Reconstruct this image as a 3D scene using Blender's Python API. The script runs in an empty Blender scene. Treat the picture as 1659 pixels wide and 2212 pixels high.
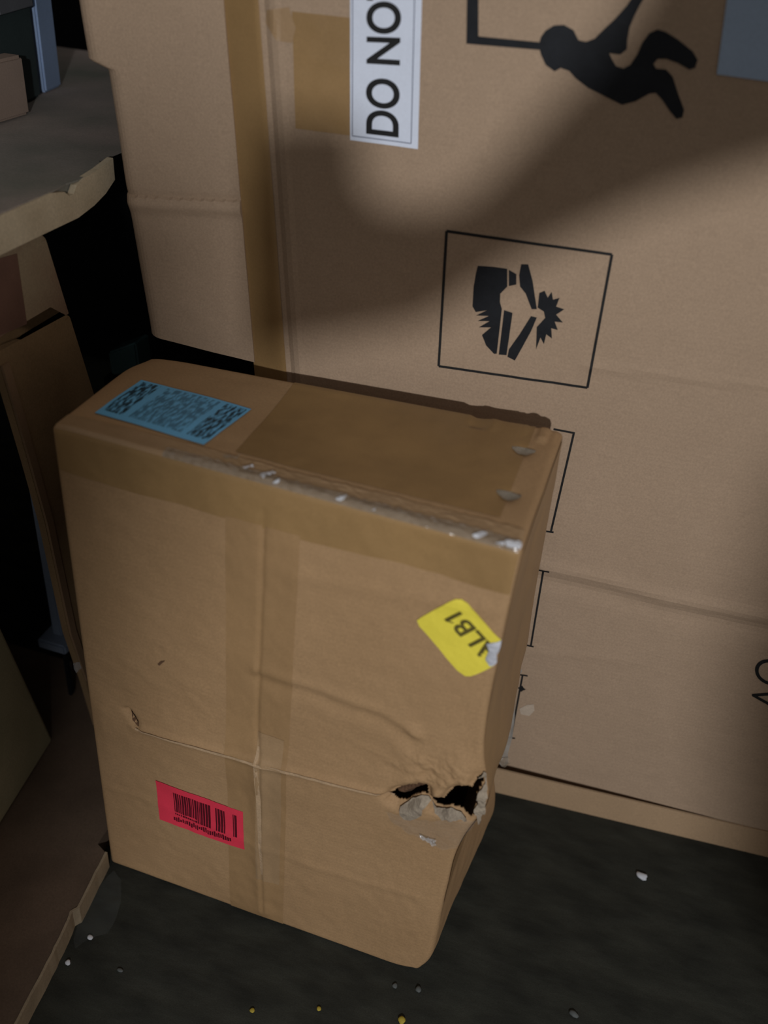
import bpy, bmesh, math, random
from mathutils import Vector, Matrix, noise
from mathutils.geometry import delaunay_2d_cdt, tessellate_polygon
random.seed(7)
C = bpy.context.scene.collection
S = bpy.context.scene

# ---------------------------------------------------------------- camera
F = 2050.0
R = ((0.9484771845318515, 0.308967316757736, 0.07021557945344224),
     (0.2300085326631345, -0.5189964726945335, -0.8232488908164977),
     (-0.21791536275492285, 0.7969829725307604, -0.5633214323715807))
CAM = Vector((0.56319944, -0.71047746, 1.21259437))
cd = bpy.data.cameras.new('camera'); cam = bpy.data.objects.new('camera', cd); C.objects.link(cam)
M = Matrix(((R[0][0], -R[1][0], -R[2][0], CAM.x), (R[0][1], -R[1][1], -R[2][1], CAM.y),
            (R[0][2], -R[1][2], -R[2][2], CAM.z), (0, 0, 0, 1)))
cam.matrix_world = M
cd.sensor_fit = 'HORIZONTAL'; cd.sensor_width = 36.0; cd.lens = F / 1659 * 36
cd.clip_start = .02
cd.dof.use_dof = True; cd.dof.focus_distance = 1.22; cd.dof.aperture_fstop = 3.2
S.camera = cam

# ---------------------------------------------------------------- light and exposure
w = bpy.data.worlds.new('world'); S.world = w; w.use_nodes = True
bg = w.node_tree.nodes['Background']
bg.inputs[0].default_value = (1.0, .95, .92, 1); bg.inputs[1].default_value = .135
S.view_settings.view_transform = 'Standard'; S.view_settings.look = 'None'
S.view_settings.exposure = .42; S.view_settings.gamma = 1; S.view_settings.use_curve_mapping = False
LAMP = CAM + 1.2 * Vector((.42, -1.03, .21))
ld = bpy.data.lights.new('work_lamp', 'SPOT'); lo = bpy.data.objects.new('work_lamp', ld); C.objects.link(lo)
lo.location = LAMP
lo.rotation_euler = (Vector((.50, .15, .12)) - LAMP).to_track_quat('-Z', 'Y').to_euler()
ld.energy = 82; ld.color = (.95, .965, 1.0); ld.shadow_soft_size = .024
ld.spot_size = math.radians(100); ld.spot_blend = .85

# ---------------------------------------------------------------- helpers
def ray(px, py):
    q = ((px - 829.5) / F, (py - 1106) / F, 1.0)
    return Vector([R[0][i] * q[0] + R[1][i] * q[1] + R[2][i] * q[2] for i in range(3)])
def pl(px, py, p0, n):
    d = ray(px, py); return CAM + d * ((Vector(p0) - CAM).dot(n) / d.dot(n))
def onz(px, py, z=0): return pl(px, py, (0, 0, z), Vector((0, 0, 1)))
def onx(px, py, x=0): return pl(px, py, (x, 0, 0), Vector((1, 0, 0)))
def ony(px, py, y=0): return pl(px, py, (0, y, 0), Vector((0, 1, 0)))
def tag(o, label=None, cat=None, group=None, kind=None):
    if label: o['label'] = label
    if cat: o['category'] = cat
    if group: o['group'] = group
    if kind: o['kind'] = kind
    return o
def empty(name, loc, label, cat, group=None):
    o = bpy.data.objects.new(name, None); C.objects.link(o); o.location = loc
    o.empty_display_size = .05
    return tag(o, label, cat, group)
def link(name, me, m, parent=None, smooth=False):
    if m: me.materials.append(m)
    if smooth:
        for p in me.polygons: p.use_smooth = True
    o = bpy.data.objects.new(name, me); C.objects.link(o)
    if parent:
        o.parent = parent; o.matrix_parent_inverse = Matrix() if parent.parent else Matrix.Translation(-Vector(parent.location))
    return o
def mesh(name, vs, fs, m, parent=None, smooth=False, recalc=True):
    me = bpy.data.meshes.new(name); me.from_pydata([tuple(v) for v in vs], [], fs); me.update()
    if recalc:
        b = bmesh.new(); b.from_mesh(me); bmesh.ops.recalc_face_normals(b, faces=b.faces); b.to_mesh(me); b.free()
    return link(name, me, m, parent, smooth)
def extrude(name, pts, dvec, m, parent=None, bevel=0):
    """closed solid from a planar ring pushed along dvec"""
    b = bmesh.new(); dvec = Vector(dvec)
    a = [b.verts.new(p) for p in pts]; c = [b.verts.new(Vector(p) + dvec) for p in pts]
    n = len(pts)
    if n > 4:
        for t in tessellate_polygon([[Vector(p) for p in pts]]):
            try: b.faces.new([a[i] for i in t]); b.faces.new([c[i] for i in reversed(t)])
            except ValueError: pass
    else: b.faces.new(a); b.faces.new(c[::-1])
    for i in range(n): b.faces.new((a[i], c[i], c[(i + 1) % n], a[(i + 1) % n]))
    if bevel: bmesh.ops.bevel(b, geom=b.edges[:], offset=bevel, segments=2, affect='EDGES')
    bmesh.ops.recalc_face_normals(b, faces=b.faces)
    me = bpy.data.meshes.new(name); b.to_mesh(me); b.free()
    return link(name, me, m, parent)
def box(name, lo_, hi, m, parent=None, bevel=.004):
    x0, y0, z0 = lo_; x1, y1, z1 = hi
    return extrude(name, [(x0, y0, z0), (x1, y0, z0), (x1, y1, z0), (x0, y1, z0)], (0, 0, z1 - z0), m, parent, bevel)
def lin(a, b, n): return [a + (b - a) * i / (n - 1) for i in range(n)]
def fbm(x, y, z=0, s=1.0): return noise.fractal(Vector((x * s, y * s, z * s)), 1.0, 2.0, 4)
def gs(d, w_): return math.exp(-(d / w_) ** 2)
def seg_dist(x, y, pts):
    best = 9; 
    for (ax, ay), (bx, by) in zip(pts, pts[1:]):
        dx, dy = bx - ax, by - ay; t = max(0, min(1, ((x - ax) * dx + (y - ay) * dy) / (dx * dx + dy * dy)))
        best = min(best, math.hypot(x - ax - t * dx, y - ay - t * dy))
    return best
def inpoly(x, y, P):
    c = False; j = len(P) - 1
    for i in range(len(P)):
        if (P[i][1] > y) != (P[j][1] > y) and x < (P[j][0] - P[i][0]) * (y - P[i][1]) / (P[j][1] - P[i][1]) + P[i][0]: c = not c
        j = i
    return c
def fill_poly(P, step=.006, jitter=0):
    """triangulate a 2D polygon with inner points so that it can follow a curved surface"""
    xs = [p[0] for p in P]; ys = [p[1] for p in P]
    ring = []
    for i in range(len(P)):
        a, b = P[i], P[(i + 1) % len(P)]; n = max(1, int(math.hypot(b[0] - a[0], b[1] - a[1]) / step))
        ring += [(a[0] + (b[0] - a[0]) * k / n, a[1] + (b[1] - a[1]) * k / n) for k in range(n)]
    pts = [Vector(p) for p in ring]; n = len(pts)
    x = min(xs) + step / 2
    while x < max(xs):
        y = min(ys) + step / 2
        while y < max(ys):
            if inpoly(x, y, P) and min((x - q[0]) ** 2 + (y - q[1]) ** 2 for q in ring) > (step * .4) ** 2: pts.append(Vector((x, y)))
            y += step
        x += step
    r = delaunay_2d_cdt(pts, [(i, (i + 1) % n) for i in range(n)], [list(range(n))], 1, 1e-6)
    return [tuple(v) for v in r[0]], [tuple(f) for f in r[2]]
def decal(name, polys, surf, m, parent, off=.0005, step=.006, thick=.0):
    vs, fs = [], []
    for P in polys:
        v, f = fill_poly(P, step); k = len(vs)
        vs += [surf(a, b, off) for a, b in v]; fs += [tuple(k + i for i in t) for t in f]
    o = mesh(name, vs, fs, m, parent, recalc=False)
    if thick:
        md = o.modifiers.new('thickness', 'SOLIDIFY'); md.thickness = thick; md.offset = 0
    return o
def stroke(pts, w_):
    """a bar polygon along two points"""
    (ax, ay), (bx, by) = pts; dx, dy = bx - ax, by - ay; l = math.hypot(dx, dy); nx, ny = -dy / l * w_ / 2, dx / l * w_ / 2
    return [(ax + nx, ay + ny), (bx + nx, by + ny), (bx - nx, by - ny), (ax - nx, ay - ny)]
def text_verts(txt, bold=0.0, spacing=1.0):
    cu = bpy.data.curves.new('lettering', 'FONT'); cu.body = txt; cu.size = 1; cu.offset = bold; cu.space_character = spacing
    o = bpy.data.objects.new('lettering', cu); C.objects.link(o)
    dg = bpy.context.evaluated_depsgraph_get(); dg.update(); me = bpy.data.meshes.new_from_object(o.evaluated_get(dg))
    vs = [(v.co.x, v.co.y) for v in me.vertices]; fs = [tuple(p.vertices) for p in me.polygons]
    bpy.data.objects.remove(o); return vs, fs
def lettering(txt, mapf, surf, m, parent, off=.001, bold=0.0, spacing=1.0, name='lettering'):
    vs, fs = text_verts(txt, bold, spacing)
    return mesh(name, [surf(*mapf(x, y), off) for x, y in vs], fs, m, parent, recalc=False)

# ---------------------------------------------------------------- materials
def mat(name, col, rough=.8, var=.12, nscale=9, fine=.08, bump=.0, flutes=0.0, spec=.3, coat=0, tint=None, alpha=1, metal=0, stretch=(1, 1, 1), crough=.22, k=.75):
    col = tuple(c * k for c in col); tint = tuple(c * k for c in tint) if tint else None
    m = bpy.data.materials.new(name); m.use_nodes = True; nt = m.node_tree; N = nt.nodes; L = nt.links
    b = N['Principled BSDF']; b.inputs['Roughness'].default_value = rough
    b.inputs['Specular IOR Level'].default_value = spec; b.inputs['Metallic'].default_value = metal
    if coat: b.inputs['Coat Weight'].default_value = coat; b.inputs['Coat Roughness'].default_value = crough
    tc = N.new('ShaderNodeTexCoord'); mp = N.new('ShaderNodeMapping'); mp.inputs['Scale'].default_value = stretch
    L.new(tc.outputs['Object'], mp.inputs[0])
    n1 = N.new('ShaderNodeTexNoise'); n1.inputs['Scale'].default_value = nscale; n1.inputs['Detail'].default_value = 5
    n2 = N.new('ShaderNodeTexNoise'); n2.inputs['Scale'].default_value = 420; n2.inputs['Detail'].default_value = 2
    L.new(mp.outputs[0], n1.inputs[0]); L.new(mp.outputs[0], n2.inputs[0])
    t = tint or tuple(c * .75 for c in col)
    mx = N.new('ShaderNodeMix'); mx.data_type = 'RGBA'
    mx.inputs['A'].default_value = (*[c * (1 + var) for c in col], 1); mx.inputs['B'].default_value = (*t, 1)
    r = N.new('ShaderNodeMapRange'); r.inputs['From Min'].default_value = .3; r.inputs['From Max'].default_value = .7
    L.new(n1.outputs[0], r.inputs[0]); 
    mul = N.new('ShaderNodeMath'); mul.operation = 'MULTIPLY'; mul.inputs[1].default_value = min(1, var * 4)
    L.new(r.outputs[0], mul.inputs[0]); L.new(mul.outputs[0], mx.inputs['Factor'])
    r2 = N.new('ShaderNodeMapRange'); r2.inputs['From Min'].default_value = .25; r2.inputs['From Max'].default_value = .75
    r2.inputs['To Min'].default_value = 1 - fine; r2.inputs['To Max'].default_value = 1 + fine
    L.new(n2.outputs[0], r2.inputs[0])
    vm = N.new('ShaderNodeVectorMath'); vm.operation = 'SCALE'; L.new(mx.outputs['Result'], vm.inputs[0]); L.new(r2.outputs[0], vm.inputs['Scale'])
    L.new(vm.outputs[0], b.inputs['Base Color'])
    if bump or flutes:
        bp = N.new('ShaderNodeBump'); bp.inputs['Distance'].default_value = .002; bp.inputs['Strength'].default_value = 1
        h = N.new('ShaderNodeMath'); h.operation = 'MULTIPLY'; h.inputs[1].default_value = bump; L.new(n1.outputs[0], h.inputs[0])
        if flutes:
            wv = N.new('ShaderNodeTexWave'); wv.wave_type = 'BANDS'; wv.bands_direction = 'Z'; wv.inputs['Scale'].default_value = 45
            wv.inputs['Distortion'].default_value = 1.5; L.new(tc.outputs['Object'], wv.inputs[0])
            h2 = N.new('ShaderNodeMath'); h2.operation = 'MULTIPLY_ADD'; h2.inputs[1].default_value = flutes
            L.new(wv.outputs['Fac'], h2.inputs[0]); L.new(h.outputs[0], h2.inputs[2]); L.new(h2.outputs[0], bp.inputs['Height'])
        else: L.new(h.outputs[0], bp.inputs['Height'])
        L.new(bp.outputs[0], b.inputs['Normal'])
    if alpha < 1:
        b.inputs['Alpha'].default_value = alpha
    return m
KRAFT1 = mat('golden kraft cardboard', (.52, .325, .165), .78, .12, 7, .10, .3, .03, tint=(.47, .285, .135))
KRAFT2 = mat('pinkish kraft cardboard', (.54, .385, .26), .8, .10, 5, .10, .3, .03, tint=(.48, .34, .225))
KRAFT2D = mat('kraft tray cardboard', (.56, .38, .225), .8, .1, 6, .1, .3)  # the base tray's own kraft tone
TAPE1 = mat('brown packing tape', (.41, .245, .10), .45, .15, 12, .06, .5, coat=.25)
TAPE3 = mat('thin brown tape', (.49, .30, .142), .5, .1, 9, .06, .3, coat=.15)
TAPE2 = mat('golden packing tape', (.45, .275, .115), .42, .12, 9, .06, .4, coat=.25)
GLAZE = mat('hazy tape', (.51, .33, .175), .42, .12, 14, .06, .5, coat=.3)
CLEAR = mat('wrinkled clear tape', (.46, .38, .28), .12, .1, 20, .05, .4, alpha=.5, coat=1, spec=1, crough=.07)
FILM = mat('clear plastic film', (.78, .79, .80), .25, .1, 20, .05, .6, alpha=.42, spec=.7)
FILMD = mat('thin clear film', (.45, .5, .5), .25, .1, 20, .05, .6, alpha=.10, spec=.6)
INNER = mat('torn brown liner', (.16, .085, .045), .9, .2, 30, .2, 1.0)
TORN = mat('torn grey paper', (.44, .365, .27), .85, .2, 60, .15, 1.0, tint=(.30, .24, .18))
INK = mat('black ink', (.018, .018, .018), .7, .2, 40, .2)
INKS = mat('soft black ink', (.012, .014, .018), .7, .2, 40, .2)
WHITE = mat('white label paper', (.80, .86, .98), .5, .03, 6, .03, k=1)
GREYL = mat('blue grey sticker', (.36, .46, .60), .6, .06, 6, .06, k=1)
YEL = mat('yellow sticker paper', (.92, .78, .085), .5, .06, 10, .03, coat=.1, k=.97)
YELD = mat('creased silvery sticker back', (.55, .56, .60), .4, .3, 60, .1, 1.0, k=1)
YINK = mat('olive print', (.16, .13, .03), .6, .2, 40, .1)
RED = mat('pink red label paper', (.82, .05, .09), .5, .1, 12, .04, k=1)
RINK = mat('dark red print', (.13, .008, .018), .6, .2, 40, .1)
FLOOR = mat('dark rubber floor', (.032, .033, .025), .85, .35, 14, .25, 1.5, tint=(.019, .020, .015), stretch=(1, 2.2, 1))
DARK = mat('near black wall', (.006, .007, .009), .9, .2, 5, .2)  # near black puts the darkness of the unlit void into the colour
def blue_label_mat():
    m = mat('blue shipping label', (.17, .50, .80), .5, .1, 10, .04, k=1)
    nt = m.node_tree; N = nt.nodes; L = nt.links; b = N['Principled BSDF']
    src = b.inputs['Base Color'].links[0].from_socket
    tc = N.new('ShaderNodeUVMap'); n = N.new('ShaderNodeTexNoise'); n.inputs['Scale'].default_value = 1; n.inputs['Detail'].default_value = 3
    mp = N.new('ShaderNodeMapping'); mp.inputs['Scale'].default_value = (46, 7, 1); L.new(tc.outputs[0], mp.inputs[0]); L.new(mp.outputs[0], n.inputs[0])
    sx = N.new('ShaderNodeSeparateXYZ'); L.new(tc.outputs[0], sx.inputs[0])
    cr = N.new('ShaderNodeValToRGB'); cr.color_ramp.interpolation = 'CONSTANT'
    e = cr.color_ramp.elements; e[0].position = 0; e[0].color = (0, 0, 0, 1); e[1].position = .025; e[1].color = (1, 1, 1, 1)
    for p, v in ((.20, 0), (.265, .62), (.745, 0), (.795, 1), (.975, 0)):
        q = e.new(p); q.color = (v, v, v, 1)
    L.new(sx.outputs[0], cr.inputs[0])
    cv = N.new('ShaderNodeValToRGB'); cv.color_ramp.interpolation = 'CONSTANT'
    e = cv.color_ramp.elements; e[0].position = 0; e[0].color = (0, 0, 0, 1); e[1].position = .10; e[1].color = (1, 1, 1, 1); q = e.new(.96); q.color = (0, 0, 0, 1)
    L.new(sx.outputs[1], cv.inputs[0])
    r = N.new('ShaderNodeMapRange'); r.inputs['From Min'].default_value = .40; r.inputs['From Max'].default_value = .56; L.new(n.outputs[0], r.inputs[0])
    a = N.new('ShaderNodeMath'); a.operation = 'MULTIPLY'; L.new(cr.outputs[0], a.inputs[0]); L.new(cv.outputs[0], a.inputs[1])
    c = N.new('ShaderNodeMath'); c.operation = 'MULTIPLY'; L.new(a.outputs[0], c.inputs[0]); L.new(r.outputs[0], c.inputs[1])
    mx = N.new('ShaderNodeMix'); mx.data_type = 'RGBA'; L.new(c.outputs[0], mx.inputs['Factor']); L.new(src, mx.inputs['A']); mx.inputs['B'].default_value = (.018, .05, .075, 1)
    L.new(mx.outputs['Result'], b.inputs['Base Color']); return m
BLUE = blue_label_mat()

# ---------------------------------------------------------------- setting
def struct(o): o['kind'] = 'structure'; return o
struct(box('floor', (-1.2, -2.6, -.05), (2.4, 1.5, 0), FLOOR, bevel=0))
struct(box('wall_back', (-1.2, 1.4, 0), (2.4, 1.5, 2.6), DARK, bevel=0))
struct(box('wall_left', (-1.3, -2.6, 0), (-1.2, 1.5, 2.6), DARK, bevel=0))
# added unseen boards between the work lamp and the cartons, outlined to throw their shade
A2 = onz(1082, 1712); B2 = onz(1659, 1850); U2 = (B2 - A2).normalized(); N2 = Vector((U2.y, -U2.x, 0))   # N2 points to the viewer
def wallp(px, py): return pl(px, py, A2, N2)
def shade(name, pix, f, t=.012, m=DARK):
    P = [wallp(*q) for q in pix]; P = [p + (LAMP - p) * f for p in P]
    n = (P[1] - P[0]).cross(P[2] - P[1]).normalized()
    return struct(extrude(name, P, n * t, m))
shade('shade_board_1', [(566, 268), (752, 268), (768, 400), (800, 452), (900, 462), (1000, 430), (1090, 340), (1170, 250), (1290, 120), (1370, 0), (1440, -150), (2000, -200),
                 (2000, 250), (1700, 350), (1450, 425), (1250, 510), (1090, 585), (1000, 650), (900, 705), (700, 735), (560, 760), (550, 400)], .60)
shade('shade_board_3', [(-900, 620), (0, 560), (120, 300), (470, 250), (480, 800), (290, 1300), (150, 2400), (-900, 2400)], .86)
shade('shade_board_2', [(1710, 1000), (2500, 900), (2300, 2100), (1560, 1950), (1555, 1500)], .75)

# ---------------------------------------------------------------- front carton
W1, D1, H1, RAD = .5, .235, .707, .007
FTL = ony(108, 915, .008); FTR = ony(1127, 1190, .0); BTL = onz(306, 762, .695); BTR = onz(1219, 930, .707)
FBL = onz(238, 1864); FBR = onz(922, 2112); BBR = onz(1064, 1790); BBL = Vector((0.0, .232, 0))
def tri(x, y, z):
    k = min(1.1, max(0, (x / W1 - .66) / .34)); x += k * k * (.019 * gs(z - .365, .055) + .005 * gs(z - .38, .12)) * (1 - .85 * min(1, max(0, y / D1))); x -= k * min(1, max(0, y / D1)) * .034 * gs(z - .225, .095)
    u, v, w_ = x / W1, y / D1, z / H1
    b = (FBL * (1 - u) + FBR * u) * (1 - v) + (BBL * (1 - u) + BBR * u) * v
    t = (FTL * (1 - u) + FTR * u) * (1 - v) + (BTL * (1 - u) + BTR * u) * v
    return b * (1 - w_) + t * w_
def inv2(fn, P, a, b, da=1e-4):
    for _ in range(12):
        p = fn(a, b); pa = (fn(a + da, b) - p) / da; pb = (fn(a, b + da) - p) / da; r = P - p
        aa, ab, bb, ra, rb = pa.dot(pa), pa.dot(pb), pb.dot(pb), pa.dot(r), pb.dot(r); det = aa * bb - ab * ab
        a += (ra * bb - rb * ab) / det; b += (rb * aa - ra * ab) / det
    return a, b
def fr(px, py):      # front face, metres across and up
    a, b = .25, .35
    for _ in range(6):
        P = tri(a, 0, b); n = (tri(a + .01, 0, b) - P).cross(tri(a, 0, b + .01) - P)
        a, b = inv2(lambda x, z: tri(x, 0, z), pl(px, py, P, n), a, b)
    return a, b
def tp(px, py):
    a, b = .25, .1
    for _ in range(6):
        P = tri(a, b, H1); n = (tri(a + .01, b, H1) - P).cross(tri(a, b + .01, H1) - P)
        a, b = inv2(lambda x, y: tri(x, y, H1), pl(px, py, P, n), a, b)
    return a, b
def rt(px, py):
    a, b = .1, .35
    for _ in range(6):
        P = tri(W1, a, b); n = (tri(W1, a + .01, b) - P).cross(tri(W1, a, b + .01) - P)
        a, b = inv2(lambda y, z: tri(W1, y, z), pl(px, py, P, n), a, b)
    return a, b
CR1 = [fr(*q) for q in ((300, 1562), (430, 1592), (565, 1632), (720, 1670), (858, 1706))]
CR2 = [fr(*q) for q in ((560, 1440), (700, 1482), (830, 1532), (905, 1585))]
CR3 = [fr(*q) for q in ((235, 1700), (380, 1745), (700, 1875), (900, 1935))]
CR4 = [fr(*q) for q in ((640, 1240), (900, 1290), (1100, 1325))]
SEAM = [fr(*q) for q in ((572, 1100), (565, 1400), (560, 1560), (570, 1640), (566, 1800), (570, 1965))]
HOLE = [fr(750 + x / 3.318, 1400 + y / 3.318) for x, y in ((585, 1050), (700, 1060), (755, 1005), (830, 980), (900, 975), (935, 925), (975, 905),
        (985, 955), (948, 1010), (935, 1060), (945, 1100), (912, 1140), (922, 1195), (870, 1215), (820, 1165), (740, 1130), (680, 1140), (640, 1125))]
HOLE2 = [fr(750 + x / 3.318, 1400 + y / 3.318) for x, y in ((300, 1020), (370, 990), (440, 968), (520, 965), (575, 985), (585, 1050), (540, 1030), (480, 1055), (430, 1092), (370, 1085), (325, 1055))]
GASH = [fr(*q) for q in ((280, 1528), (290, 1540), (303, 1560))]
DENT = [fr(850, 1540), fr(350, 1400), fr(895, 1575)]
def dfront(x, z):
    d = .007 * math.sin(math.pi * min(1, max(0, x / W1))) * math.sin(math.pi * min(1, max(0, z / H1)))
    d += .0022 * fbm(x, z, 1.3, 7) + .0006 * fbm(x, z, 4, 60)
    if CR1[0][0] - .02 < x < CR1[-1][0] + .02: d += .0042 * gs(seg_dist(x, z, CR1), .0055)
    zc = CR1[0][1] + (CR1[-1][1] - CR1[0][1]) * (x - CR1[0][0]) / (CR1[-1][0] - CR1[0][0])
    d += .005 * gs((z - zc) / .5 if z > zc else (z - zc) / .8, .07)
    d += .0024 * gs(seg_dist(x, z, CR2), .007) - .0022 * gs(seg_dist(x, z + .013, CR2), .010)
    d += .0011 * gs(seg_dist(x, z, CR3), .006) + .0012 * gs(seg_dist(x, z, CR4), .008)
    d -= .0020 * gs(seg_dist(x, z, SEAM), .0028)
    d += .0030 * gs(seg_dist(x, z, SEAM[3:]), .011)
    d -= .006 * gs(seg_dist(x, z, GASH), .004)
    d += .0035 * gs(math.hypot(x - DENT[2][0], z - DENT[2][1]), .008) - .002 * gs(math.hypot(x - DENT[1][0], z - DENT[1][1]), .004)
    h = math.hypot(x - HOLE[5][0] + .012, (z - HOLE[5][1] + .02) * 1.6)
    d += .006 * gs(h, .06) * (1 + 1.5 * fbm(x, z, 2, 30)) - .010 * gs(min(seg_dist(x, z, HOLE + HOLE[:1]), seg_dist(x, z, HOLE2)), .006) 
    return d
RBUMP = rt(1088, 1700)
def drt(y, z):
    d = .003 * fbm(y, z, 7, 9)
    d += .002 * gs(math.hypot(y - .10, z - .36), .05) - .006 * gs(math.hypot(y - .03, z - .25), .03)
    return d
def dtop(x, y):
    d = .0018 * fbm(x, y, 3, 8) - .004 * gs(math.hypot(x - .25, (y - .1) * 1.2), .12)
    for q in TD: d -= .003 * gs(math.hypot(x - q[0], y - q[1]), .010)
    return d
TD = [tp(1130, 975), tp(1098, 1070)]
def S1(x, y, z, off=0):
    r = RAD
    P = Vector((x, y, z)); Q = Vector((min(max(x, r), W1 - r), min(max(y, r), D1 - r), min(max(z, r), H1 - r))); d = P - Q
    if d.length < 1e-9: d = Vector((0, -1, 0))
    P2 = Q + d.normalized() * (r + off)
    ef = min(1, max(0, min(x, W1 - x, z, H1 - z) / .02)); 
    P2.y -= dfront(x, z) * max(0, 1 - y / .05) * ef
    P2.x += drt(y, z) * max(0, (x - W1 + .05) / .05) * min(1, max(0, min(y, D1 - y, z, H1 - z) / .02))
    P2.z += dtop(x, y) * max(0, (z - H1 + .05) / .05) * min(1, max(0, min(y, D1 - y, x, W1 - x) / .02))
    # rough torn rim at the rear right of the top, crushed lower right corner
    if z > H1 - .02 and y > D1 - .03: P2.z += (.004 * fbm(x, 0, 0, 45) if x > .40 else 0)
    k = gs(math.hypot(x - W1, z), .03); P2.x -= .012 * k; P2.z += .008 * k * gs(z, .02)
    k = gs(math.hypot(x, y - D1), .035) * (z / H1); P2.x += .012 * k; P2.y -= .005 * k
    k = gs(math.hypot(x, z - H1) , .012); P2.z -= .002 * k
    return tri(P2.x, P2.y, P2.z)
def SF(x, z, off=0): return S1(x, 0, z, off)
def ST(x, y, off=0): return S1(x, y, H1, off)
def SR(y, z, off=0): return S1(W1, y, z, off)
def lines(L_, step, fine=(), fstep=.0011):
    a = [0, .0025, .005, .0075]; x = .0075
    while x < L_ - .0075 - step * .5:
        st = step
        for lo_, hi in fine:
            if lo_ <= x <= hi: st = fstep
        x += st
        if x < L_ - .0085: a.append(x)
    return a + [L_ - .0075, L_ - .005, L_ - .0025, L_]
hx = [p[0] for p in HOLE + HOLE2]; hz = [p[1] for p in HOLE + HOLE2]
XS = lines(W1, .0045, [(min(hx) - .006, max(hx) + .006)]); YS = lines(D1, .006); ZS = lines(H1, .0045, [(min(hz) - .006, max(hz) + .006)])
def body1():
    b = bmesh.new(); idx = {}
    def V(i, j, k):
        key = (i, j, k)
        if key not in idx: idx[key] = b.verts.new(S1(XS[i], YS[j], ZS[k]))
        return idx[key]
    nx, ny, nz = len(XS) - 1, len(YS) - 1, len(ZS) - 1
    for i in range(nx):
        for k in range(nz):
            cx, cz = (XS[i] + XS[i + 1]) / 2, (ZS[k] + ZS[k + 1]) / 2
            if not (inpoly(cx, cz, HOLE) or inpoly(cx, cz, HOLE2)):
                b.faces.new((V(i, 0, k), V(i + 1, 0, k), V(i + 1, 0, k + 1), V(i, 0, k + 1)))
            b.faces.new((V(i, ny, k), V(i, ny, k + 1), V(i + 1, ny, k + 1), V(i + 1, ny, k)))
    for i in range(nx):
        for j in range(ny):
            b.faces.new((V(i, j, nz), V(i + 1, j, nz), V(i + 1, j + 1, nz), V(i, j + 1, nz)))
            b.faces.new((V(i, j, 0), V(i, j + 1, 0), V(i + 1, j + 1, 0), V(i + 1, j, 0)))
    for j in range(ny):
        for k in range(nz):
            b.faces.new((V(nx, j, k), V(nx, j + 1, k), V(nx, j + 1, k + 1), V(nx, j, k + 1)))
            b.faces.new((V(0, j, k), V(0, j, k + 1), V(0, j + 1, k + 1), V(0, j + 1, k)))
    me = bpy.data.meshes.new('carton_body'); b.to_mesh(me); b.free()
    o = link('carton_body', me, KRAFT1, CA, True)
    md = o.modifiers.new('board', 'SOLIDIFY'); md.thickness = .0035; md.offset = -1
    return o
CA = empty('shipping_carton', tri(.25, .11, 0), 'tall damaged brown shipping carton with blue, yellow and red stickers and a torn hole', 'box')
body1()
def patch(name, us, vs, fn, m, parent=CA, smooth=True):
    P = [fn(u, v) for v in vs for u in us]; n = len(us)
    f = [(j * n + i, j * n + i + 1, (j + 1) * n + i + 1, (j + 1) * n + i) for j in range(len(vs) - 1) for i in range(n - 1)]
    return mesh(name, P, f, m, parent, smooth, recalc=False)
def edgept(x, q, off):      # q<0 down the front, q>0 back over the top
    return S1(x, 0, H1 + q, off) if q < 0 else S1(x, q, H1, off)
# tape over the top front edge, front part smooth, top part hazy and wrinkled
tw = lambda x: .052 + .004 * fbm(x, 0, 9, 6)
tag(patch('edge_tape', lin(.004, W1 - .001, 120), lin(0, 1, 14), lambda x, v: edgept(x, -tw(x) * v - .001, .0006), TAPE2), 'golden brown tape band folded down from the top edge')
def wrinkle(x, q): 
    a = min(1, max(0, (x - .10) / .08)); return a * (.0008 * abs(fbm(x * 1.2, q * 3, 5, 38)) + .0009 * abs(fbm(x + q * 1.4, (q - x) * .25, 8, 90)))
tag(patch('edge_tape', lin(.004, W1 - .003, 300), lin(-.003, .032, 26), lambda x, q: edgept(x, q, .0009 + wrinkle(x, q)), GLAZE), 'hazy wrinkled tape lying back over the top edge')
tag(patch('clear_tape', lin(.13, W1 - .003, 260), lin(-.003, .013 , 16), lambda x, q: edgept(x, q, .0016 + 2.0 * wrinkle(x, q) + .0005 * noise.noise(Vector((x * 160, q * 90, 2)))), CLEAR), 'wrinkled clear tape glinting along the edge')
# vertical tape over the middle seam
VT = [fr(490, 1130)[0], fr(650, 1170)[0]]
tag(patch('seam_tape', lin(VT[0], VT[1], 40), lin(.004, H1 - .05, 140), lambda x, z: SF(x, z, .0007), TAPE3), 'brown tape running down the middle seam')
tag(patch('seam_tape', lin(fr(560, 1700)[0], fr(615, 1700)[0], 26), lin(fr(560, 1890)[1], fr(560, 1570)[1], 50), lambda x, z: SF(x, z, .0012), GLAZE), 'short hazy tape over the lower seam, glare painted in')  # glare on the lower seam painted as a paler strip
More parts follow.
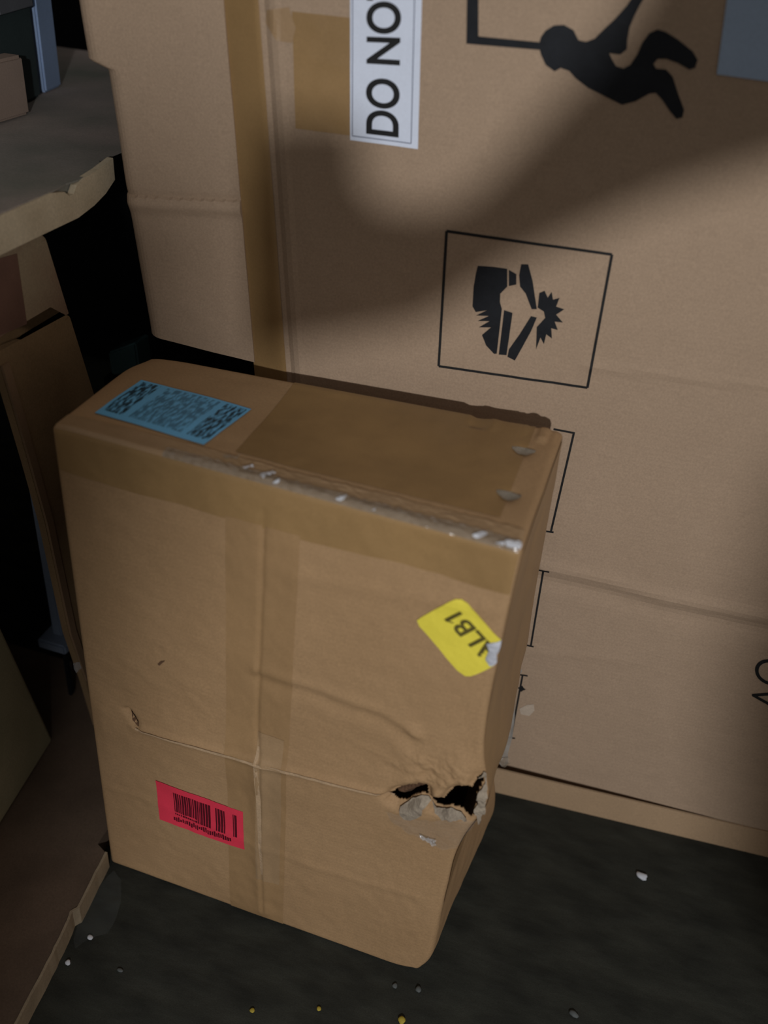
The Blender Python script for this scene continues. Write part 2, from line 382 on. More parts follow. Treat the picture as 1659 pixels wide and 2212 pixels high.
# wide tape across the top and the right side
T0, T1_ = tp(590, 880)[0], tp(1185, 960)[0]
tag(patch('top_tape', lin(T0, W1 - .03, 90), lin(.042, D1 - .004, 40), lambda x, y: ST(x, y, .0008), TAPE1), 'darker brown tape over most of the top')
tag(patch('side_tape', lin(.004, D1 - .004, 40), lin(.16, H1 - .006, 100), lambda y, z: SR(y, z, .0008), TAPE3))
for q in TD:
    P = [(q[0] + .012 * math.cos(a) * (1 + .3 * math.sin(3 * a)), q[1] + .008 * math.sin(a)) for a in lin(0, 5.7, 10)]
    decal('tape_scrap', [P], lambda x, y, o: ST(x, y, o + .0012 * abs(fbm(x, y, 0, 110))), mat('grey hazy tape', (.36, .31, .24), .25, .15, 14, coat=.5), CA, .0014, .003)
P = [tp(*q) for q in ((480, 987), (497, 984), (508, 989), (520, 982), (512, 993), (496, 991), (486, 994))]
decal('tape_scrap', [P], lambda x, y, o: ST(x, y, o + .002 * abs(fbm(x, y, 0, 120))), CLEAR, CA, .002, .002)
GL = mat('crinkled tape painted glint', (.74, .76, .80), .16, .1, 40, .05, .6, alpha=.85, coat=1, spec=1, crough=.06, k=1)  # pale crinkled slivers with the glint put into their colour
for pts in (((560, 1030), (588, 1022), (596, 1027), (570, 1036)), ((524, 1014), (546, 1010), (549, 1014), (530, 1020)), ((582, 1046), (606, 1038), (604, 1044), (588, 1050)),
            ((726, 1079), (748, 1075), (745, 1081), (730, 1085)), ((785, 1103), (812, 1101), (808, 1107), (790, 1108)), ((1020, 1158), (1046, 1154), (1052, 1161), (1028, 1164)),
            ((1062, 1172), (1090, 1174), (1088, 1181), (1066, 1179)), ((1090, 1172), (1124, 1176), (1122, 1188), (1096, 1186))):
    P = [tp(*q) for q in pts]
    decal('tape_glint', [P], lambda x, y, o: ST(x, max(y, .0005), o + .0025 * abs(fbm(x, y, 0, 130))), GL, CA, .0034, .0014)
# blue label on the top
bl = [tp(*q) for q in ((205, 893), (440, 962), (543, 880), (305, 822))]
def quad(q, u, v): return tuple((q[0][i] * (1 - u) + q[1][i] * u) * (1 - v) + (q[3][i] * (1 - u) + q[2][i] * u) * v for i in (0, 1))
o = patch('blue_label', lin(0, 1, 20), lin(0, 1, 14), lambda u, v: ST(*quad(bl, u, v), .0013), BLUE)
uv = o.data.uv_layers.new(name='UVMap')
for p in o.data.polygons:
    for li in p.loop_indices:
        vi = o.data.loops[li].vertex_index; uv.data[li].uv = ((vi % 20) / 19, (vi // 20) / 13)
tag(o, 'blue label with dense dark print in three blocks')
# red barcode label
rd = [fr(*q) for q in ((347, 1767), (533, 1827), (530, 1745), (339, 1681))]
RL = tag(patch('barcode_label', lin(0, 1, 24), lin(0, 1, 12), lambda u, v: SF(*quad(rd, u, v), .0012), RED), 'pink red label with dark barcode')
bars = []; u = .20; random.seed(3)
while u < .93:
    wd = random.choice((.010, .015, .022)) if u < .55 else random.choice((.010, .016, .026)); 
    if not (.60 < u < .70 and wd < .015) and not (.80 < u < .87):
        top_ = .86; bars.append([quad(rd, u, .30), quad(rd, u + wd, .30), quad(rd, u + wd, top_), quad(rd, u, top_)])
    u += wd + random.choice((.006, .007, .009))
decal('barcode', bars, SF, RINK, RL, .0017, .01)
txt = []; u = .18
while u < .86:
    wd = random.choice((.012, .016, .02)); a, b = .10 + random.random() * .05, .20 + random.random() * .05
    txt.append([quad(rd, u, a), quad(rd, u + wd, a), quad(rd, u + wd, b), quad(rd, u, b)]); u += wd + .008
decal('fine_print', txt, SF, RINK, RL, .0017, .01)
# yellow sticker
ypx = [(902, 1337), (912, 1330), (970, 1298), (985, 1292), (998, 1293), (1012, 1302), (1040, 1335), (1066, 1364), (1084, 1384), (1080, 1398), (1068, 1412), (1072, 1428), (1066, 1438),
       (1040, 1449), (1018, 1456), (1007, 1456), (990, 1443), (950, 1397), (908, 1350)]
yp = [fr(*q) for q in ypx]
YS_ = tag(decal('yellow_sticker', [yp], SF, YEL, CA, .0014, .006), 'yellow rectangular sticker wrapped onto the corner')
yw, yfs = text_verts('ALB1', .02, 1.0)
yw += [(max(v[0] for v in yw) - .30, .50), (max(v[0] for v in yw) - .26, .58), (max(v[0] for v in yw) - .06, .72), (max(v[0] for v in yw) - .10, .62)]; k_ = len(yw); yfs.append((k_ - 4, k_ - 3, k_ - 2, k_ - 1))
wmax = max(v[0] for v in yw)
base0 = Vector(fr(1083, 1411)); base1 = Vector(fr(994, 1318)); up = (Vector(fr(959, 1336)) - base1)
mesh('lettering', [SF(*(base0 + (base1 - base0) * (x / wmax) + up * (y / .73)), .0019) for x, y in yw], yfs, YINK, YS_, recalc=False)
fp = [fr(*q) for q in ((1052, 1387), (1085, 1383), (1082, 1400), (1072, 1414), (1074, 1432), (1060, 1436), (1050, 1420), (1058, 1402))]
tag(decal('folded_corner', [fp], lambda x, z, o: SF(x, z, o + .0012 * abs(fbm(x, z, 0, 150))), YELD, YS_, .0022, .002), 'torn silvery corner of the sticker')
# torn cardboard round the hole
def cpx(l): return [fr(750 + x / 3.318, 1400 + y / 3.318) for x, y in l]
def crump(amp, sc, lift=0): return lambda x, z, o: SF(x, z, o + lift + amp * abs(fbm(x, z, 3, sc)))
tag(decal('torn_flap', [cpx(((395, 1105), (440, 1090), (480, 1055), (540, 1035), (590, 1050), (610, 1075), (560, 1110), (555, 1150), (520, 1175), (470, 1195), (430, 1190), (400, 1150)))], crump(.004, 45, .001), TORN, CA, .001, .002, .0006), 'grey paper flap peeled below the hole')
tag(decal('torn_flap', [cpx(((615, 1085), (650, 1125), (690, 1142), (745, 1135), (820, 1168), (868, 1215), (850, 1222), (780, 1190), (700, 1185), (640, 1150)))], crump(.005, 70, .001), TORN, CA, .001, .002, .0006))
tag(decal('torn_flap', [cpx(((940, 925), (975, 880), (1000, 900), (1000, 1000), (985, 1100), (985, 1200), (960, 1235), (922, 1230), (925, 1195), (915, 1140), (947, 1100), (937, 1060), (950, 1010), (988, 955), (975, 905)))], crump(.007, 70, .001), TORN, CA, .001, .002, .0006))
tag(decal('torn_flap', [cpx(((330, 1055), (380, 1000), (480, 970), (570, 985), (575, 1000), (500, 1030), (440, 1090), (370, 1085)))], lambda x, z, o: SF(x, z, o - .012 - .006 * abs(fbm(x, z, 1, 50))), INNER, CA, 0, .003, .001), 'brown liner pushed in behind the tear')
decal('plastic_wrap', [cpx(((300, 1120), (400, 1150), (520, 1190), (700, 1190), (870, 1225), (960, 1240), (900, 1300), (780, 1420), (690, 1430), (600, 1380), (450, 1290), (330, 1200)))], lambda x, z, o: SF(x, z, o + .003 * abs(fbm(x, z, 5, 40))), FILMD, CA, .002, .003)
decal('plastic_wrap', [cpx(((525, 1300), (560, 1310), (610, 1340), (655, 1345), (640, 1365), (650, 1390), (620, 1395), (600, 1370), (560, 1340)))], lambda x, z, o: SF(x, z, o + .005 * abs(fbm(x, z, 6, 120))), FILM, CA, .003, .0015)  # paler film sliver, its glint painted in by colour and outline
CREASE_LIT = mat('painted crease light', (.64, .44, .26), .8, .15, 60, .12)  # paler kraft paints the light caught along the folds
def ribbon(path, w_):
    n = len(path); L_ = []; R_ = []
    for i, p in enumerate(path):
        a, b = path[max(0, i - 1)], path[min(n - 1, i + 1)]; dx, dy = b[0] - a[0], b[1] - a[1]; l = math.hypot(dx, dy); q = w_ * (.35 + .65 * math.sin(math.pi * (i + .3) / n)) / 2
        L_.append((p[0] - dy / l * q, p[1] + dx / l * q)); R_.append((p[0] + dy / l * q, p[1] - dx / l * q))
    return L_ + R_[::-1]
tag(decal('crease_light', [ribbon(CR1, .0042)], SF, CREASE_LIT, CA, .0012, .006), 'pale painted light line along the fold')
decal('crease_light', [ribbon([fr(566, 1600), fr(562, 1640), fr(566, 1720), fr(568, 1800), fr(570, 1880)], .006)], SF, CREASE_LIT, CA, .0014, .006)
# small punctures and scuffs on the front
gp = [fr(*q) for q in ((284, 1532), (292, 1530), (300, 1540), (306, 1550), (306, 1562), (300, 1558), (291, 1549))]
tag(decal('puncture', [gp], SF, INNER, CA, .0012, .002), 'small dark gash in the cardboard')
decal('puncture', [[fr(*q) for q in ((346, 1427), (352, 1421), (362, 1420), (356, 1425), (350, 1430))]], SF, INNER, CA, .0012, .002)
# grey plastic film hanging off the rear edge of the right side
def sheet(name, pix, fn, m, parent, amp=.004, sc=30, step=.004):
    P0 = [fn(*q) for q in pix]; o_ = P0[0]; e1 = (P0[1] - P0[0]).normalized(); nn = Vector((0, 0, 0))
    for i in range(1, len(P0) - 1): nn += (P0[i] - o_).cross(P0[i + 1] - o_)
    nn.normalize(); e2 = nn.cross(e1)
    v, f = fill_poly([((p - o_).dot(e1), (p - o_).dot(e2)) for p in P0], step)
    return mesh(name, [o_ + e1 * a + e2 * b + nn * amp * fbm(a, b, 2, sc) for a, b in v], f, m, parent, True, recalc=False)
BP = tri(W1, D1, .3)
HF = mat('grey plastic sheet', (.42, .40, .36), .35, .15, 30, .06, .8, alpha=.80, spec=.5)
tag(sheet('torn_plastic', [(1106, 1422), (1118, 1436), (1128, 1450), (1116, 1470), (1113, 1500), (1112, 1550), (1107, 1592), (1098, 1625), (1098, 1648), (1084, 1658), (1070, 1640), (1056, 1606), (1064, 1560), (1076, 1500), (1092, 1450)],
          lambda a, b: ony(a, b, .262), HF, CA, .003, 25), 'greyish plastic film sticking out behind the side')
sheet('torn_plastic', [(1076, 1640), (1100, 1636), (1102, 1650), (1086, 1662)], lambda a, b: ony(a, b, .255), CLEAR, CA, .006, 90, .003)

# ---------------------------------------------------------------- large carton behind
CB = empty('large_carton', A2 + U2 * .2 - N2 * .2, 'large pinkish brown carton with printed handling symbols standing behind', 'box')
def Lz(z): return -.365 - (z - .678) * .085
def Wz(z): return -.418 - (z - .680) * .077
HB = 1.62
def s2(px, py): p = wallp(px, py); return (p - A2).dot(U2), p.z
F1 = [s2(*q) for q in ((1268, 792), (1400, 803), (1659, 836), (2000, 890))]
F2 = [s2(*q) for q in ((1172, 1232), (1300, 1258), (1440, 1300), (1600, 1330), (2000, 1400))]
F3 = [s2(*q) for q in ((1130, 1405), (1250, 1415), (1370, 1430))]
def d2(s, z):
    d = .0016 * fbm(s, z, 1, 5) + .0004 * fbm(s, z, 3, 45)
    d += .0016 * gs(seg_dist(s, z, F1), .006)
    k = seg_dist(s, z, F2); d += .0042 * gs(seg_dist(s, z - .004, F2), .012) - .0030 * gs(seg_dist(s, z + .014, F2), .016)
    d += .0009 * gs(seg_dist(s, z, F3), .008)
    return d
def SB(s, z, off=0):
    l = Lz(z); wz = Wz(z)
    if s < l: rec = .016 * (l - s) / (l - wz)
    else: rec = 0
    rec += .004 * gs(s - l, .005) - .0012 * gs(s - l - .012, .004)
    zb = .0665 - .0115 * max(0, min(1, s / .36))
    if z < zb: rec += max(.003, .022 - .05 * max(0, s))
    return A2 + U2 * s + Vector((0, 0, z)) + N2 * (d2(s, z) + off - rec)
S_R = 1.0
def body2():
    ts = lin(0, 1, 9) ; ss_n = 210
    def srow(z): return [Wz(z) + (Lz(z) - Wz(z)) * t for t in lin(0, 1, 12)] + [Lz(z) + (S_R - Lz(z)) * t for t in lin(0, 1, ss_n)[1:]]
    rows = [0, .03, .0305] + [.0305 + .9695 * k / 225 for k in range(1, 226)]; vs = []; 
    for ri, t in enumerate(rows):
        z_ = (.004, .0655, .0660)[ri] if ri < 3 else .0665 + (HB - .0665) * (t - .0305) / .9695
        r = srow(.004 + (HB - .004) * t)
        for s in r:
            zb = .0665 - .0115 * max(0, min(1, s / .36)); z = (.004, zb - .0005, zb + .0003)[ri] if ri < 3 else zb + (HB - zb) * (t - .0305) / .9695; vs.append(SB(s, z))
        vs.append(A2 + U2 * S_R - N2 * .45 + Vector((0, 0, z_))); vs.append(A2 + U2 * Wz(z_) - N2 * .45 + Vector((0, 0, z_)))
    n = len(srow(.5)) + 2; fs = []
    for j in range(len(rows) - 1):
        for i in range(n): fs.append((j * n + i, j * n + (i + 1) % n, (j + 1) * n + (i + 1) % n, (j + 1) * n + i))
    k = (len(rows) - 1) * n
    fs.append(tuple(range(n))[::-1]); fs.append(tuple(k + i for i in range(n)))
    mesh('carton_body', vs, fs, KRAFT2, CB, False, recalc=True)
body2()
# tray lid round the foot of the carton
def trp(s, back, z): return A2 + U2 * s - N2 * back + Vector((0, 0, z))
extrude('base_tray', [trp(-.29, -.0025, 0), trp(S_R + .004, -.0005, 0), trp(S_R + .004, .455, 0), trp(S_R + .001, .455, 0), trp(S_R + .001, .0025, 0), trp(-.29, .0005, 0)], (0, 0, .0535), KRAFT2D, CB)
# narrower side panel of the same carton, its lower end lifted
def e_left(z):
    pts = [(.60, s2(298, 800)[0]), (.681, s2(308, 742)[0]), (.86, s2(250, 400)[0]), (.985, s2(212, 170)[0]), (1.0, s2(207, 145)[0]), (1.008, s2(165, 132)[0]), (1.09, s2(138, 0)[0]), (2, s2(138, 0)[0] - .12)]
    for (a, x), (b, y) in zip(pts, pts[1:]):
        if a <= z <= b: return x + (y - x) * (z - a) / (b - a)
    return pts[0][1]
CW = [s2(268, 430), s2(500, 440)]
def SW(s, z, off=0):
    el = e_left(z); k = s - el; rad = .022
    rec = .012 + (rad - math.sqrt(max(0, rad * rad - (rad - k) ** 2)) if k < rad else 0)
    zc = CW[0][1] + (CW[1][1] - CW[0][1]) * (s - CW[0][0]) / (CW[1][0] - CW[0][0])
    zz = z - zc
    rec -= .0040 * gs(zz + .009, .0085) if zz < 0 else -.0018 * gs(zz, .006)
    rec -= .0015 * fbm(s, z, 9, 9)
    return A2 + U2 * s + Vector((0, 0, z)) + N2 * (off - rec)
def wing():
    rows = lin(0, 1, 420); cols = [0, .004, .012, .025, .05, .08, .11] + lin(.14, 1, 30); vs = []
    for t in rows:
        zt = .683 + (HB - .683) * t
        for c in cols:
            s = e_left(zt) + (Wz(zt) + .002 - e_left(zt)) * c
            zb = .686 - .012 * max(0, (s + .563) / .15) + .0; z = zb + (HB - zb) * t
            vs.append(SW(s, z))
        vs.append(A2 + U2 * (Wz(zt) - .003) - N2 * .22 + Vector((0, 0, zt))); vs.append(A2 + U2 * e_left(zt) - N2 * .22 + Vector((0, 0, zt)))
    n = len(cols) + 2; fs = [(j * n + i, j * n + (i + 1) % n, (j + 1) * n + (i + 1) % n, (j + 1) * n + i) for j in range(len(rows) - 1) for i in range(n)]
    k = (len(rows) - 1) * n; fs.append(tuple(range(n))[::-1]); fs.append(tuple(k + i for i in range(n)))
    tag(mesh('side_panel', vs, fs, KRAFT2, CB, False), 'narrow creased side panel with its lower end lifted')
wing()
patch('corner_tape', lin(0, 1, 14), lin(.30, HB - .02, 160), lambda t, z: SB(Wz(z) - .001 + (Lz(z) - .004 - Wz(z)) * t, z, .0012), TAPE2, CB)
t2 = [s2(*q) for q in ((638, 22), (770, 42), (770, 300), (640, 290))]
zt_ = [.30, 1.085]
patch('front_tape', lin(s2(640, 150)[0], s2(765, 150)[0], 14), lin(s2(700, 285)[1], s2(700, 32)[1], 40), lambda s, z: SB(s + (z - .98) * -.05, z, .0008), TAPE2, CB)
tag(decal('tape_scrap', [[s2(*q) for q in ((575, 22), (625, 15), (640, 60), (632, 92), (600, 88), (572, 50))]], SB, GLAZE, CB, .0012, .004), 'hazy scrap of tape on the corner')
# white DO NOT label (the rest runs out of the picture)
lq = [s2(757, 302), s2(903, 322), s2(912, 0), s2(757, 0)]
ext = (1.02 - lq[3][1]) 
def lab(u, v): # u across to the right 0..1, v up: 1 = frame edge
    a = quad(lq, u, v); return a
WL = tag(decal('white_label', [[lab(0, 0), lab(1, 0), lab(1, 1.62), lab(0, 1.62)]], SB, WHITE, CB, .0012, .01), 'white label printed in bold capitals')
bd = []
for (a, b) in (((.035, .035), (.90, .035)), ((.90, .035), (.90, 1.59)), ((.035, 1.59), (.90, 1.59)), ((.035, .035), (.035, 1.59))):
    bd.append(stroke((lab(*a), lab(*b)), .0010))
LB = mat('pale label border', (.22, .24, .33), .6, .05, 6, .03)
decal('label_border', bd, SB, LB, WL, .0016, .01)
tv, tf = text_verts('DO NOT', .022, 1.0)
# reading direction = up the label, tops of letters = to the left
xs_ = [v[0] for v in tv]
vpos = lambda x: .065 + (x - min(xs_)) * .2745
mesh('lettering', [SB(*lab(.70 - (y / .70) * .46, vpos(x)), .0017) for x, y in tv], tf, INK, WL, recalc=False)
# blue grey sticker top right
gq = [s2(*q) for q in ((1548, 160), (1800, 195), (1830, -150), (1590, -150))]
tag(decal('grey_sticker', [gq], SB, GREYL, CB, .0012, .012), 'plain blue grey sticker')
# falling figure pictogram
def q3(l, sc, ox, oy): return [s2(ox + x / sc, oy + y / sc) for x, y in l]
fig = q3(((310, 265), (325, 215), (350, 180), (400, 148), (460, 145), (515, 175), (545, 235), (590, 245), (640, 225), (690, 175), (760, 110), (830, 30), (890, -60), (960, -60), (905, 30), (870, 100), (845, 160), (832, 230), (828, 290),
          (790, 320), (725, 312), (742, 350), (765, 388), (810, 402), (850, 380), (890, 320), (920, 250), (960, 195), (1010, 172), (1060, 188), (1130, 232), (1215, 300), (1245, 350), (1230, 398), (1195, 408),
          (1130, 370), (1060, 345), (1010, 345), (985, 375), (1000, 402), (1060, 408), (1098, 450), (1130, 550), (1165, 645), (1155, 690), (1120, 698), (1080, 650), (1040, 590), (1000, 545), (960, 550),
          (880, 595), (800, 615), (760, 595), (680, 555), (600, 515), (530, 460), (490, 415), (440, 398), (405, 418), (352, 380), (325, 320)), 2.724, 1050, 0)
FG = tag(decal('falling_figure_print', [fig], SB, INKS, CB, .0008, .008), 'black printed pictogram of a tumbling figure')
decal('pictogram_frame', [[s2(*q) for q in ((1012, -200), (1034, -200), (1034, 78), (1180, 92), (1178, 108), (1008, 94))]], SB, INKS, FG, .0008, .01)
# impact pictogram in a square
fq = [s2(*q) for q in ((965, 499), (1322, 550), (1269, 837), (948, 790))]
SQ = tag(decal('square_frame_print', [stroke((fq[i], fq[(i + 1) % 4]), .0030) for i in range(4)], SB, INK, CB, .0008, .008), 'thin black printed square around a symbol')
k3 = (3.318, 900, 450)
decal('impact_symbol', [q3(((440, 410), (550, 418), (650, 432), (650, 560), (600, 610), (598, 670), (612, 720), (575, 1040), (555, 1040), (500, 980), (470, 905), (535, 850), (448, 850), (525, 805), (438, 805), (520, 768), (428, 765), (505, 728), (425, 740),
        (402, 700), (410, 560), (425, 470)), *k3),
        q3(((662, 440), (715, 470), (715, 545), (662, 556)), *k3),
        q3(((628, 728), (688, 748), (645, 1050), (590, 1045)), *k3),
        q3(((735, 480), (750, 400), (800, 400), (832, 520), (862, 722), (825, 722), (782, 610), (742, 560)), *k3),
        q3(((820, 772), (862, 782), (820, 880), (760, 990), (705, 1088), (652, 1062), (662, 1010), (740, 900)), *k3),
        q3(((880, 605), (918, 590), (940, 640), (968, 598), (978, 655), (1024, 642), (1000, 705), (1058, 724), (1000, 762), (1048, 818), (990, 812), (1012, 872), (965, 858), (970, 932), (930, 902), (912, 972), (888, 925), (856, 1010), (862, 850), (922, 785), (912, 740), (868, 712)), *k3)],
      SB, INKS, SQ, .0008, .008)
# bracket lines
def L2(a, b, w_=.0026): return stroke((s2(*a), s2(*b)), w_)
tag(decal('bracket_print', [L2((1196, 926), (1242, 935)), L2((1240, 934), (1190, 1149)), L2((1180, 1147), (1196, 1149))], SB, INK, CB, .0008, .008), 'upper black bracket line')
decal('bracket_print', [L2((1160, 1229), (1187, 1233)), L2((1174, 1231), (1147, 1394)), L2((1112, 1387), (1153, 1396))], SB, INK, CB, .0008, .008)
c = Vector(s2(1127, 1487))
decal('bracket_print', [L2((1112, 1456), (1140, 1459)), L2((1129, 1458), (1104, 1593)), L2((1097, 1592), (1113, 1594)),
      [(c.x + .0062 * math.cos(a) * (1 if i % 2 == 0 else .6), c.y + .0062 * math.sin(a) * (1 if i % 2 == 0 else .6)) for i, a in enumerate([k * math.pi / 4 for k in range(8)])]], SB, INK, CB, .0009, .006)
decal('scuff', [[s2(*q) for q in ((1122, 1530), (1138, 1522), (1153, 1520), (1155, 1534), (1143, 1546), (1125, 1542))]], SB, mat('pale scuff', (.68, .55, .42), .8, .1), CB, .0007, .004)
# text that runs out of the picture on the right
ta = Vector(s2(1690, 1541)); tr = (Vector(s2(1720, 1440)) - Vector(s2(1703, 1546))).normalized(); tu = Vector(s2(1600, 1502)) - Vector(s2(1671, 1519)); 
tv, tf = text_verts('AQu', -.008, 1.0)
mesh('lettering', [SB(*(ta + tr * (x - .0) * .062 + tu * (y / .70)), .0009) for x, y in tv], tf, INK, CB, recalc=False)

# ---------------------------------------------------------------- things on the left
SHT = mat('dusty grey brown board top', (.44, .36, .32), .8, .25, 6, .12, .6, tint=(.27, .275, .23))  # board top darker and greyer than its edge
EDGE = mat('pale raw board edge', (.74, .62, .43), .8, .15, 20, .12, .8, tint=(.60, .48, .31))
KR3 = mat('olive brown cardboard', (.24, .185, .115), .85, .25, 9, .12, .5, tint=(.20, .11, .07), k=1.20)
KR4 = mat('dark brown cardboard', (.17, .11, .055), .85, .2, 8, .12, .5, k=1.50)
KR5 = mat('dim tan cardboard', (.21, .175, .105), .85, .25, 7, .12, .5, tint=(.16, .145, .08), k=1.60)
PLANK = mat('deck board painted in shade', (.10, .068, .046), .75, .3, 10, .12, .6, k=1.25)  # brown darkened to paint the shade on the sheet's top
STRIP = mat('deck edge painted lit', (.40, .31, .20), .8, .15, 25, .12, .8)  # lighter than the top, the light on the edge painted in
STEEL = mat('blue grey painted steel', (.15, .18, .23), .55, .15, 12, .08, metal=.2, k=1.50)
SH = empty('shelf_board', (-.3, .1, .85), 'thick board with dark grey brown top and pale broken edge, level with the white label', 'board')
# outline of the right edge face in y,z at x = -.09, with the nick in its upper rim
eo = [(-.35, .848), (.17, .8485), (.235, .849), (.268, .853), (.295, .861), (.318, .872), (.318, .8975), (.285, .8915), (.255, .889), (.238, .885), (.230, .8770), (.222, .8765), (.214, .883), (.19, .8875), (.10, .8865), (-.35, .8865)]
eo = [(y + .0012 * fbm(y, z, 3, 30), z + .0010 * fbm(z, y, 8, 30)) for y, z in eo]
extrude('board_edge', [(-.0915, min(y, .262) if z > 2 else y, z) for y, z in eo], (-.008, 0, 0), EDGE, SH)
for_top = [(-.094, -.35), (-.094, .20), (-.097, .226), (-.094, .245), (-.095, .30), (-.116, .325), (-.116, .95), (-.95, .95), (-.95, -.35)]
extrude('board_top', [(x, y, .8868 + (.0 if y < .25 else .001)) for x, y in for_top], (0, 0, .002), SHT, SH)
box('board_core', (-.95, -.35, .850), (-.1005, .27, .8864), SHT, SH, .0)
UC = empty('flat_carton', (-.3, .0, .745), 'olive brown carton pressed under the shelf board', 'box')
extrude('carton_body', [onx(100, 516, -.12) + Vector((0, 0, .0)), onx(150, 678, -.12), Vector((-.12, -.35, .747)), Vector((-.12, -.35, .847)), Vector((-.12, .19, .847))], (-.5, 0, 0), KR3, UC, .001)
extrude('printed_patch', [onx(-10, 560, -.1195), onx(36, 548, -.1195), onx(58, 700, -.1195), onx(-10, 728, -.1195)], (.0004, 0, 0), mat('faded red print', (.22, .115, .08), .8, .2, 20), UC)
# brown upright sheet carrying it
US = empty('upright_sheet', (-.13, .17, 0), 'dark brown upright cardboard sheet in the gap left of the stickered carton', 'cardboard')
sh = [onx(0, 790, -.12), onx(30, 890, -.12), onx(62, 1000, -.12), onx(98, 1130, -.12), onx(124, 1250, -.12), onx(150, 1370, -.12), onx(184, 1470, -.12)]
pp = [Vector((-.12, .20, .747)), Vector((-.12, .030, .747))] + sh + [onx(214, 1570, -.12), Vector((-.12, .235, .045)), Vector((-.12, .272, .045)), onx(210, 870, -.12), onx(152, 684, -.12)]
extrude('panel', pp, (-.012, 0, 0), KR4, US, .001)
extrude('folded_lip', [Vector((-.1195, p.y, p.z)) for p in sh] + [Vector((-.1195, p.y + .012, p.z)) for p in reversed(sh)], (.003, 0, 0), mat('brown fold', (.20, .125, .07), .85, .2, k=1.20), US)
# steel post and foot
PO = empty('steel_post', (-.2, .21, 0), 'slim blue grey steel upright with a crosswise foot in the dark left gap', 'post')
a = onx(75, 1010, -.2); b_ = onx(130, 1372, -.2)
box('post', (-.212, a.y - .006, b_.z), (-.196, a.y + .016, a.z + .22), STEEL, PO, .002)
box('cross_foot', (-.228, b_.y - .022, b_.z - .018), (-.178, b_.y + .026, b_.z), STEEL, PO, .003)
box('lower_post', (-.206, a.y, .04), (-.200, a.y + .01, b_.z - .01), DARK, PO, .001)
sheet('tape_tag', [(158, 1432), (172, 1430), (176, 1444), (164, 1454)], lambda a, b: onx(a, b, -.03), FILM, CA, .002, 80, .003)
# deck board on the floor
DK = empty('deck_board', (-.2, -.1, 0), 'dark brown sheet lying on the floor with a pale ragged edge, bottom left', 'board')
e1 = [onz(22, 2240, .033), onz(100, 2092, .033), onz(143, 2005, .033), onz(156, 1970, .033), onz(172, 1962, .033), onz(232, 1842, .033)]
dk = [(p.x, p.y) for p in e1]
dk = [(dk[0][0] + .014, -.50)] + dk + [(-.006, -.004), (-.006, .30), (-.9, .30), (-.9, -.50)]
extrude('deck_core', [(x - .004, y, .0) for x, y in dk], (0, 0, .0325), PLANK, DK)
st = dk[:7]; st = [(p[0], p[1]) for p in st]
ring = []
stt = []
for (ax, ay), (bx, by) in zip(st, st[1:]):
    for k in range(8): t = k / 8; stt.append((ax + (bx - ax) * t + .0010 * fbm(ax + (bx - ax) * t, ay + (by - ay) * t, 0, 40), ay + (by - ay) * t))
stt.append(st[-1])
extrude('pale_edge', [(x, y, .0005) for x, y in stt] + [(x - .0035, y, .0005) for x, y in reversed(stt)], (0, 0, .0335), STRIP, DK)
# low carton standing on the deck board
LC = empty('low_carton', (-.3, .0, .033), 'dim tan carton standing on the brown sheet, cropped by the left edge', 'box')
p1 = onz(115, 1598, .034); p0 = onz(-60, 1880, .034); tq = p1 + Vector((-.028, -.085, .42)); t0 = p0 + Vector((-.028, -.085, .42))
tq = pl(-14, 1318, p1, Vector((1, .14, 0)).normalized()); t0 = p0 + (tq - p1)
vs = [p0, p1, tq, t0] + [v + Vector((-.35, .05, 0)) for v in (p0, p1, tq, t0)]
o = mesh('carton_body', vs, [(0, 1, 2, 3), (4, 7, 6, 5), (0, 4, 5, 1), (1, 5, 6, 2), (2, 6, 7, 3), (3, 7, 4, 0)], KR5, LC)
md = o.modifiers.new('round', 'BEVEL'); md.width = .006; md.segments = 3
# things standing on the shelf board
zt = .8905
def stand(name, pa, pb, m, label, cat, h=.5, dep=.25, z=zt):
    A = onz(*pa, z); B = onz(*pb, z); d = (B - A); n = Vector((-d.y, d.x, 0)).normalized()
    E_ = empty(name, ((A + B) / 2 + n * dep / 2), label, cat)
    E_.location.z = z
    return E_, A, B, n
E_, A, B, n = stand('storage_crate', (14, 246), (90, 208), None, 'dark grey crate on the shelf board, top left', 'crate')
GC = mat('dark grey plastic', (.085, .088, .095), .7, .2, 8, .1, k=1.80)
GD = mat('black green plastic', (.035, .05, .05), .6, .2, 8, .1, k=1.30)
extrude('crate_body', [A, B, B + n * .06, A + n * .06], (0, 0, .55), GD, E_, .004)
extrude('crate_panel', [A + (B - A) * .12 - n * .004 + Vector((0, 0, .12)), B - n * .004 + Vector((0, 0, .12)), B + Vector((0, 0, .12)), A + (B - A) * .12 + Vector((0, 0, .12))], (0, 0, .42), GC, E_, .001)
E_, A, B, n = stand('steel_post', (100, 201), (133, 186), None, 'blue grey steel upright behind the shelf board, top left', 'post')
extrude('post', [A, B, B + n * .03, A + n * .03], (0, 0, .55), mat('blue steel', (.20, .27, .40), .55, .15, 12, .08, k=1.30), E_, .003)
E_, A, B, n = stand('tan_carton', (-60, 285), (26, 240), None, 'sliver of pale tan carton on the shelf board at the left edge', 'box')
box('carton_body', (min(A.x, B.x), min(A.y, B.y), zt), (max(A.x, B.x), max(A.y, B.y), zt + .075), mat('dim pink cardboard', (.42, .31, .24), .8, .15), E_, .004)
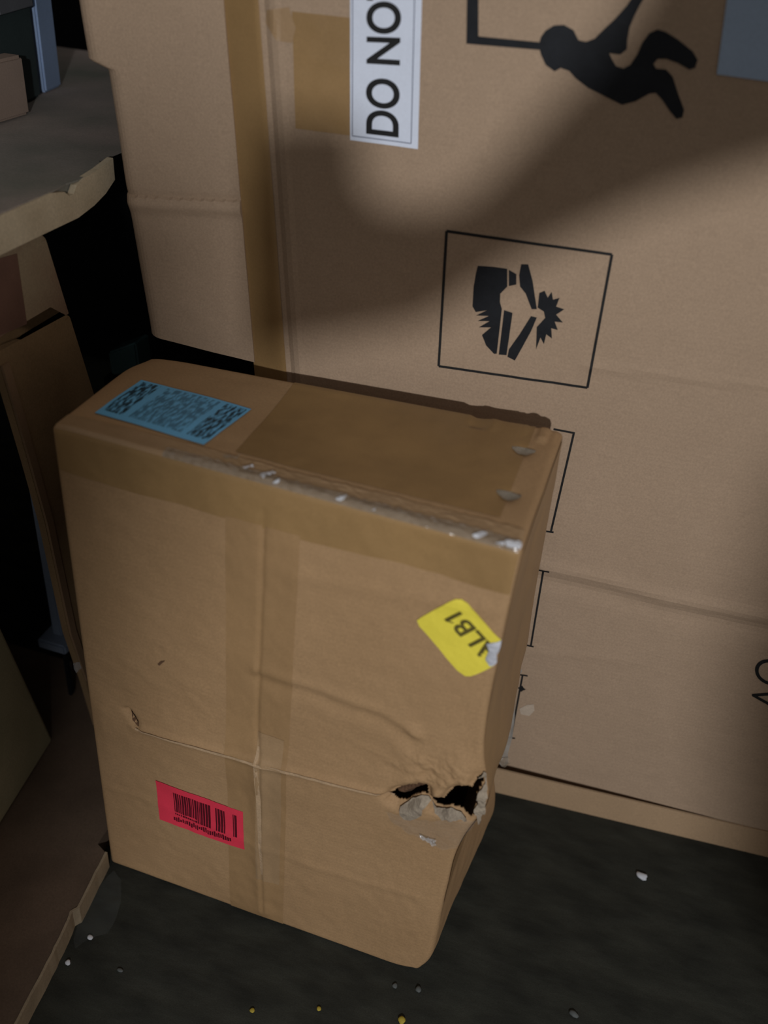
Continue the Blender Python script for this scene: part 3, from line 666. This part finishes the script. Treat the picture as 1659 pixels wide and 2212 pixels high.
# teal thing in the dark gap behind
T = ony(262, 775, .45); TE = empty('storage_bin', (T.x, .5, 0), 'dark teal bin deep in the gap behind the stickered carton', 'bin')
p0 = ony(232, 762, .42); p1 = ony(292, 740, .42); p2 = ony(300, 800, .42); p3 = ony(240, 812, .42)
TL = mat('dark teal plastic', (.06, .13, .135), .6, .2, 9)
box('bin_body', (p0.x - .02, .43, 0), (p1.x + .03, .62, p3.z - .01), DARK, TE, .004)
extrude('bin_rim', [p0, p1, p2, p3], (0, .04, 0), TL, TE, .003)

# ---------------------------------------------------------------- litter on the floor
FILMV = mat('faint clear film', (.4, .45, .45), .25, .1, 20, .05, .6, alpha=.06, spec=.6)
FS = sheet('plastic_scrap', [(246, 1880), (262, 1900), (262, 1950), (248, 1990), (232, 2018), (205, 2022), (180, 2034), (163, 2050), (158, 2028), (170, 1990), (196, 1950), (222, 1905)], lambda a, b: onz(a, b, .004), FILMV, None, .003, 30, .004)
tag(FS, 'crumpled clear plastic film on the floor beside the pale edge', 'plastic')
WB = mat('white foam crumb', (.72, .74, .78), .7, .1, 60); YB = mat('yellow crumb', (.5, .38, .05), .7, .2, 60); GB = mat('grey crumb', (.12, .13, .125), .7, .2, 60)
def crumb(px, py, r, m, label, sq=1.0):
    p = onz(px, py, r * .5); b = bmesh.new(); bmesh.ops.create_icosphere(b, subdivisions=2, radius=r)
    for v in b.verts: v.co *= 1 + .5 * noise.noise(v.co * 180 + p * 50); v.co.z *= .55; v.co.x *= sq
    bmesh.ops.translate(b, verts=b.verts, vec=p); me = bpy.data.meshes.new('crumb'); b.to_mesh(me); b.free()
    z = min(v.co.z for v in me.vertices)
    for v in me.vertices: v.co.z -= z
    tag(link('debris_crumb', me, m, None, True), label, 'debris')
crumb(1386, 1892, .0060, WB, 'largest white crumb on the dark floor right of the stickered carton', 1.5)
crumb(194, 2025, .0038, WB, 'white crumb at the lower tip of the clear film on the floor')
crumb(147, 2080, .0038, WB, 'white crumb just right of the pale board edge, below the film')
crumb(853, 2129, .0036, GB, 'grey crumb just under the bottom right corner of the stickered carton')
crumb(903, 2137, .0042, GB, 'grey crumb right of the bottom corner, further from the carton')
crumb(545, 2183, .0032, YB, 'yellow crumb near the bottom rim, below the red label')
crumb(689, 2180, .0032, YB, 'yellow crumb near the bottom rim, second from the left')
crumb(868, 2204, .0048, YB, 'yellowish crumb touching the bottom rim, below the carton corner')
crumb(258, 2096, .0028, GB, 'faint grey crumb on the floor near the bottom left', 1.6)
crumb(1240, 2190, .0045, GB, 'grey crumb on the bare floor at the bottom right', 1.4)
